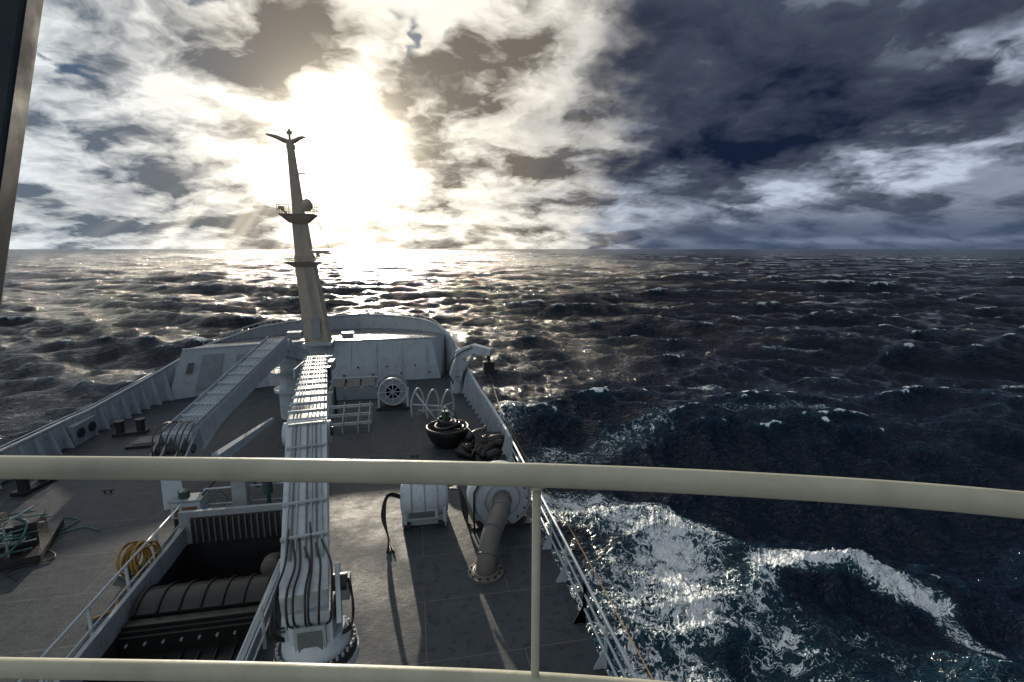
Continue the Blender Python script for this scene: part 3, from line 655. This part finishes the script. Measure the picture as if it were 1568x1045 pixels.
# ------------------------------------------------------------------ sea
def build_sea():
    g=.0088
    r=[3.0,5.0,7.0]
    while r[-1]<30000:
        gg=g if r[-1]<1500 else .03
        r.append(r[-1]*(1+gg) if r[-1]>9 else r[-1]+.25)
    r=np.array(r)
    th=np.concatenate([np.arange(-62,82,.13),np.arange(82,298,2.0)])*math.pi/180
    Rg,TH=np.meshgrid(r,th,indexing='ij'); X=(Rg*np.sin(TH)).astype(np.float32); Y=(Rg*np.cos(TH)).astype(np.float32)
    sp=(Rg*np.where(Rg<1500,g,.03)).astype(np.float32)
    Z=np.zeros_like(X);DX=np.zeros_like(X);DY=np.zeros_like(X);J=np.zeros_like(X); lost=np.zeros_like(X); S2=np.zeros_like(X)
    N=130; lam=np.exp(np.linspace(math.log(.45),math.log(55),N))*rng.uniform(.96,1.04,N)
    main=math.radians(200)
    for L in lam:
        k=2*math.pi/L
        spread=float(np.interp(L,[.5,2,6,15,50],[1.1,.75,.52,.36,.25]))
        a_=main+rng.normal(0,spread); kx,ky=k*math.sin(a_),k*math.cos(a_)
        s=.034*np.interp(L,[.45,1.5,4,9,20,55],[1.6,1.75,1.6,1.35,1.05,.55])*rng.uniform(.6,1.4)
        A=s/k; wgt=np.clip((L/sp-2)/1.6,0,1)
        gm=.6+.8*np.clip(.5+.5*np.sin(X*rng.uniform(-.6,.6)*k*.35+Y*rng.uniform(-.6,.6)*k*.35+rng.uniform(0,6.28)),0,1)
        ph=kx*X+ky*Y+rng.uniform(0,6.28)
        c=np.cos(ph)*wgt*gm; si=np.sin(ph)*wgt*gm
        Z+=A*c
        DX-=1.15*A*math.sin(a_)*si; DY-=1.15*A*math.cos(a_)*si; J+=s*c; S2+=(s*wgt)**2/2
        lost+=(s*s/2)*(1-wgt*wgt)
    def seg(p,q):
        px_,py_=p;qx_,qy_=q; vx,vy=qx_-px_,qy_-py_; t=np.clip(((X-px_)*vx+(Y-py_)*vy)/(vx*vx+vy*vy),0,1)
        return np.hypot(X-(px_+t*vx),Y-(py_+t*vy)),t
    wake=np.zeros_like(X)
    def addw(p,q,r0,r1,amp):
        nonlocal wake
        dd_,t=seg(p,q); rr_=r0+(r1-r0)*t; wake=np.maximum(wake,amp*np.clip(1-(dd_/rr_)**2,0,1))
    addw((6.0,25),(12.2,20.5),2.0,3.2,.92); addw((11.6,20.8),(9.8,16),3.1,2.8,1.0); addw((8.5,18),(7.2,12),3.2,2.8,.78); addw((7.5,12),(8.0,-8),3.6,4,.72)
    addw((5,22),(5,12),2.0,2.0,.6); addw((12.6,15.6),(14.2,17.6),.9,1.0,.85); addw((14.2,17.6),(17.4,17.1),1.0,1.4,1.15); addw((17.4,17.1),(19.4,14.8),1.3,1.2,1.05); addw((19.4,14.8),(19.0,13.0),.9,.7,.85)
    addw((12.5,15),(11.5,10),2.4,3.0,.58); addw((14.5,14),(18.5,10),1.8,2.5,.42); addw((4.2,31),(7.5,36),2.0,3,.6); addw((9,28),(16,31),2.0,2.5,.52); addw((5,27),(9,29.5),1.5,1.7,.66); addw((22,32),(30,31),1.0,1.4,.5)
    addw((94,112),(104,106),1.6,1.6,.8); addw((103,88),(112,80),1.6,1.6,.8); addw((46,60),(52,57),1.0,1.0,.65); addw((26,44),(31,42),1.0,1.0,.62); addw((60,41),(66,38),1.1,1.1,.7)
    Z+=.7*np.exp(-((seg((13.6,17.0),(18.2,16.2))[0])/1.3)**2)+.5*np.exp(-((seg((9.5,23),(13,20))[0])/1.6)**2)
    Z+=np.clip(wake-.35,0,1)*.09*rng.normal(0,1,X.shape).astype(np.float32)
    cap=np.clip((J/np.sqrt(S2+1e-6)-1.95)/.45,0,1)*1.05*np.clip(J/.25,0,1)
    foam=np.maximum(wake,cap).astype(np.float32)
    X2=X+DX;Y2=Y+DY
    nr,ntn=X.shape
    co=np.stack([X2,Y2,Z],-1).reshape(-1,3)
    co=np.vstack([co,[[0,0,0]]]).astype(np.float32)
    i=np.arange(nr-1)[:,None]; j=np.arange(ntn)[None,:]; jn=(j+1)%ntn
    quads=np.stack([i*ntn+j+0*i,i*ntn+jn+0*i,(i+1)*ntn+jn,(i+1)*ntn+j],-1).reshape(-1,4)[:,::-1]
    me=bpy.data.meshes.new('sea'); nq=len(quads)
    tri=np.stack([np.arange(ntn),np.full(ntn,len(co)-1),(np.arange(ntn)+1)%ntn],-1)
    me.vertices.add(len(co)); me.vertices.foreach_set('co',co.ravel())
    loops=np.concatenate([quads.ravel(),tri.ravel()]).astype(np.int32)
    me.loops.add(len(loops)); me.loops.foreach_set('vertex_index',loops)
    me.polygons.add(nq+ntn)
    me.polygons.foreach_set('loop_start',np.concatenate([np.arange(nq)*4,nq*4+np.arange(ntn)*3]).astype(np.int32))
    me.polygons.foreach_set('loop_total',np.concatenate([np.full(nq,4),np.full(ntn,3)]).astype(np.int32))
    me.polygons.foreach_set('use_smooth',np.ones(nq+ntn,bool))
    me.update(); me.validate()
    for nm,ar in (('foam',foam),('lost',lost),('crest',J)):
        at=me.attributes.new(nm,'FLOAT','POINT'); at.data.foreach_set('value',np.append(ar.ravel(),0).astype(np.float32))
    o=bpy.data.objects.new('sea',me); sc.collection.objects.link(o)
    m=bpy.data.materials.new('sea_water'); m.use_nodes=True; t=NT(m.node_tree); b=m.node_tree.nodes['Principled BSDF']
    pos=t.n('ShaderNodeNewGeometry').outputs['Position']
    sx_,sy_,sz_=t.sep(pos); p2=t.comb(sx_,sy_,0.0)
    af=t.n('ShaderNodeAttribute',attribute_name='foam').outputs['Fac']; al=t.n('ShaderNodeAttribute',attribute_name='lost').outputs['Fac']; ac=t.n('ShaderNodeAttribute',attribute_name='crest').outputs['Fac']
    wcol=t.mix(t.ss(ac,.0,.8),(.0020,.0080,.021),(.005,.026,.048))
    wcol=t.mix(t.ss(af,.1,.8,0,.6),wcol,(.018,.066,.088))
    wpv=t.noise(p2,.8,3,.65,dim='2D',color=True)
    pw=t.vadd(p2,t.vscale(wpv,2.2))
    fn=t.noise(pw,1.3,8,.80,dim='2D')
    rn=t.noise(pw,1.9,3,.6,dim='2D')
    ridge=t.ss(t.m('ABSOLUTE',t.m('SUBTRACT',rn,.5)),0,.075,.17,-.06)
    v=t.m('ADD',t.m('ADD',fn,ridge),t.m('MULTIPLY',af,.56))
    fo=t.m('MULTIPLY',t.ss(v,.84,1.08),t.ss(af,.02,.25))
    c=t.mix(t.ss(fo,0,.4),wcol,(.09,.19,.23)); c=t.mix(t.ss(fo,.2,.85),c,(.84,.89,.92)); t.link(c,b.inputs['Base Color'])
    rg=t.m('MINIMUM',t.m('ADD',.06,t.m('MULTIPLY',t.m('SQRT',al),.2)),.18)
    rg=t.m('ADD',rg,t.m('MULTIPLY',fo,.5)); t.link(rg,b.inputs['Roughness']); b.inputs['IOR'].default_value=1.333
    b.inputs['Specular IOR Level'].default_value=.34; b.inputs['Specular Tint'].default_value=(.78,.90,1,1)
    cd=t.n('ShaderNodeVectorMath',operation='LENGTH'); t.link(pos,cd.inputs[0]); dist=cd.outputs['Value']
    rv=t.comb(t.m('ADD',t.m('MULTIPLY',sx_,.62),t.m('MULTIPLY',sy_,.18)),sy_,0.0)
    h1=t.noise(rv,2.6,3,.68,.4,dim='2D'); h2=t.noise(rv,.45,5,.74,.2,dim='2D'); h3=t.noise(rv,.05,4,.65,.2,dim='2D')
    bp=t.n('ShaderNodeBump'); bp.inputs['Distance'].default_value=.30; t.link(t.ss(dist,50,300,.95,.0),bp.inputs['Strength']); t.link(h1,bp.inputs['Height'])
    bp2=t.n('ShaderNodeBump'); bp2.inputs['Distance'].default_value=2.8; t.link(t.ss(dist,12,120,.18,1.0),bp2.inputs['Strength'])
    t.link(t.m('ADD',h2,t.m('MULTIPLY',h3,t.ss(dist,150,900,0.0,6.0))),bp2.inputs['Height']); t.link(bp.outputs[0],bp2.inputs['Normal'])
    t.link(bp2.outputs[0],b.inputs['Normal'])
    me.materials.append(m)
build_sea()

# ------------------------------------------------------------------ camera
cam=bpy.data.cameras.new('camera'); cam.lens=18; cam.sensor_width=36; cam.clip_start=.05; cam.clip_end=60000
co_=bpy.data.objects.new('camera',cam); sc.collection.objects.link(co_); co_.location=(0,0,CZ); co_.rotation_euler=(R(90-10.2),0,R(-10.8)); sc.camera=co_
sc.view_settings.view_transform='Standard'; sc.view_settings.look='None'; sc.view_settings.exposure=0
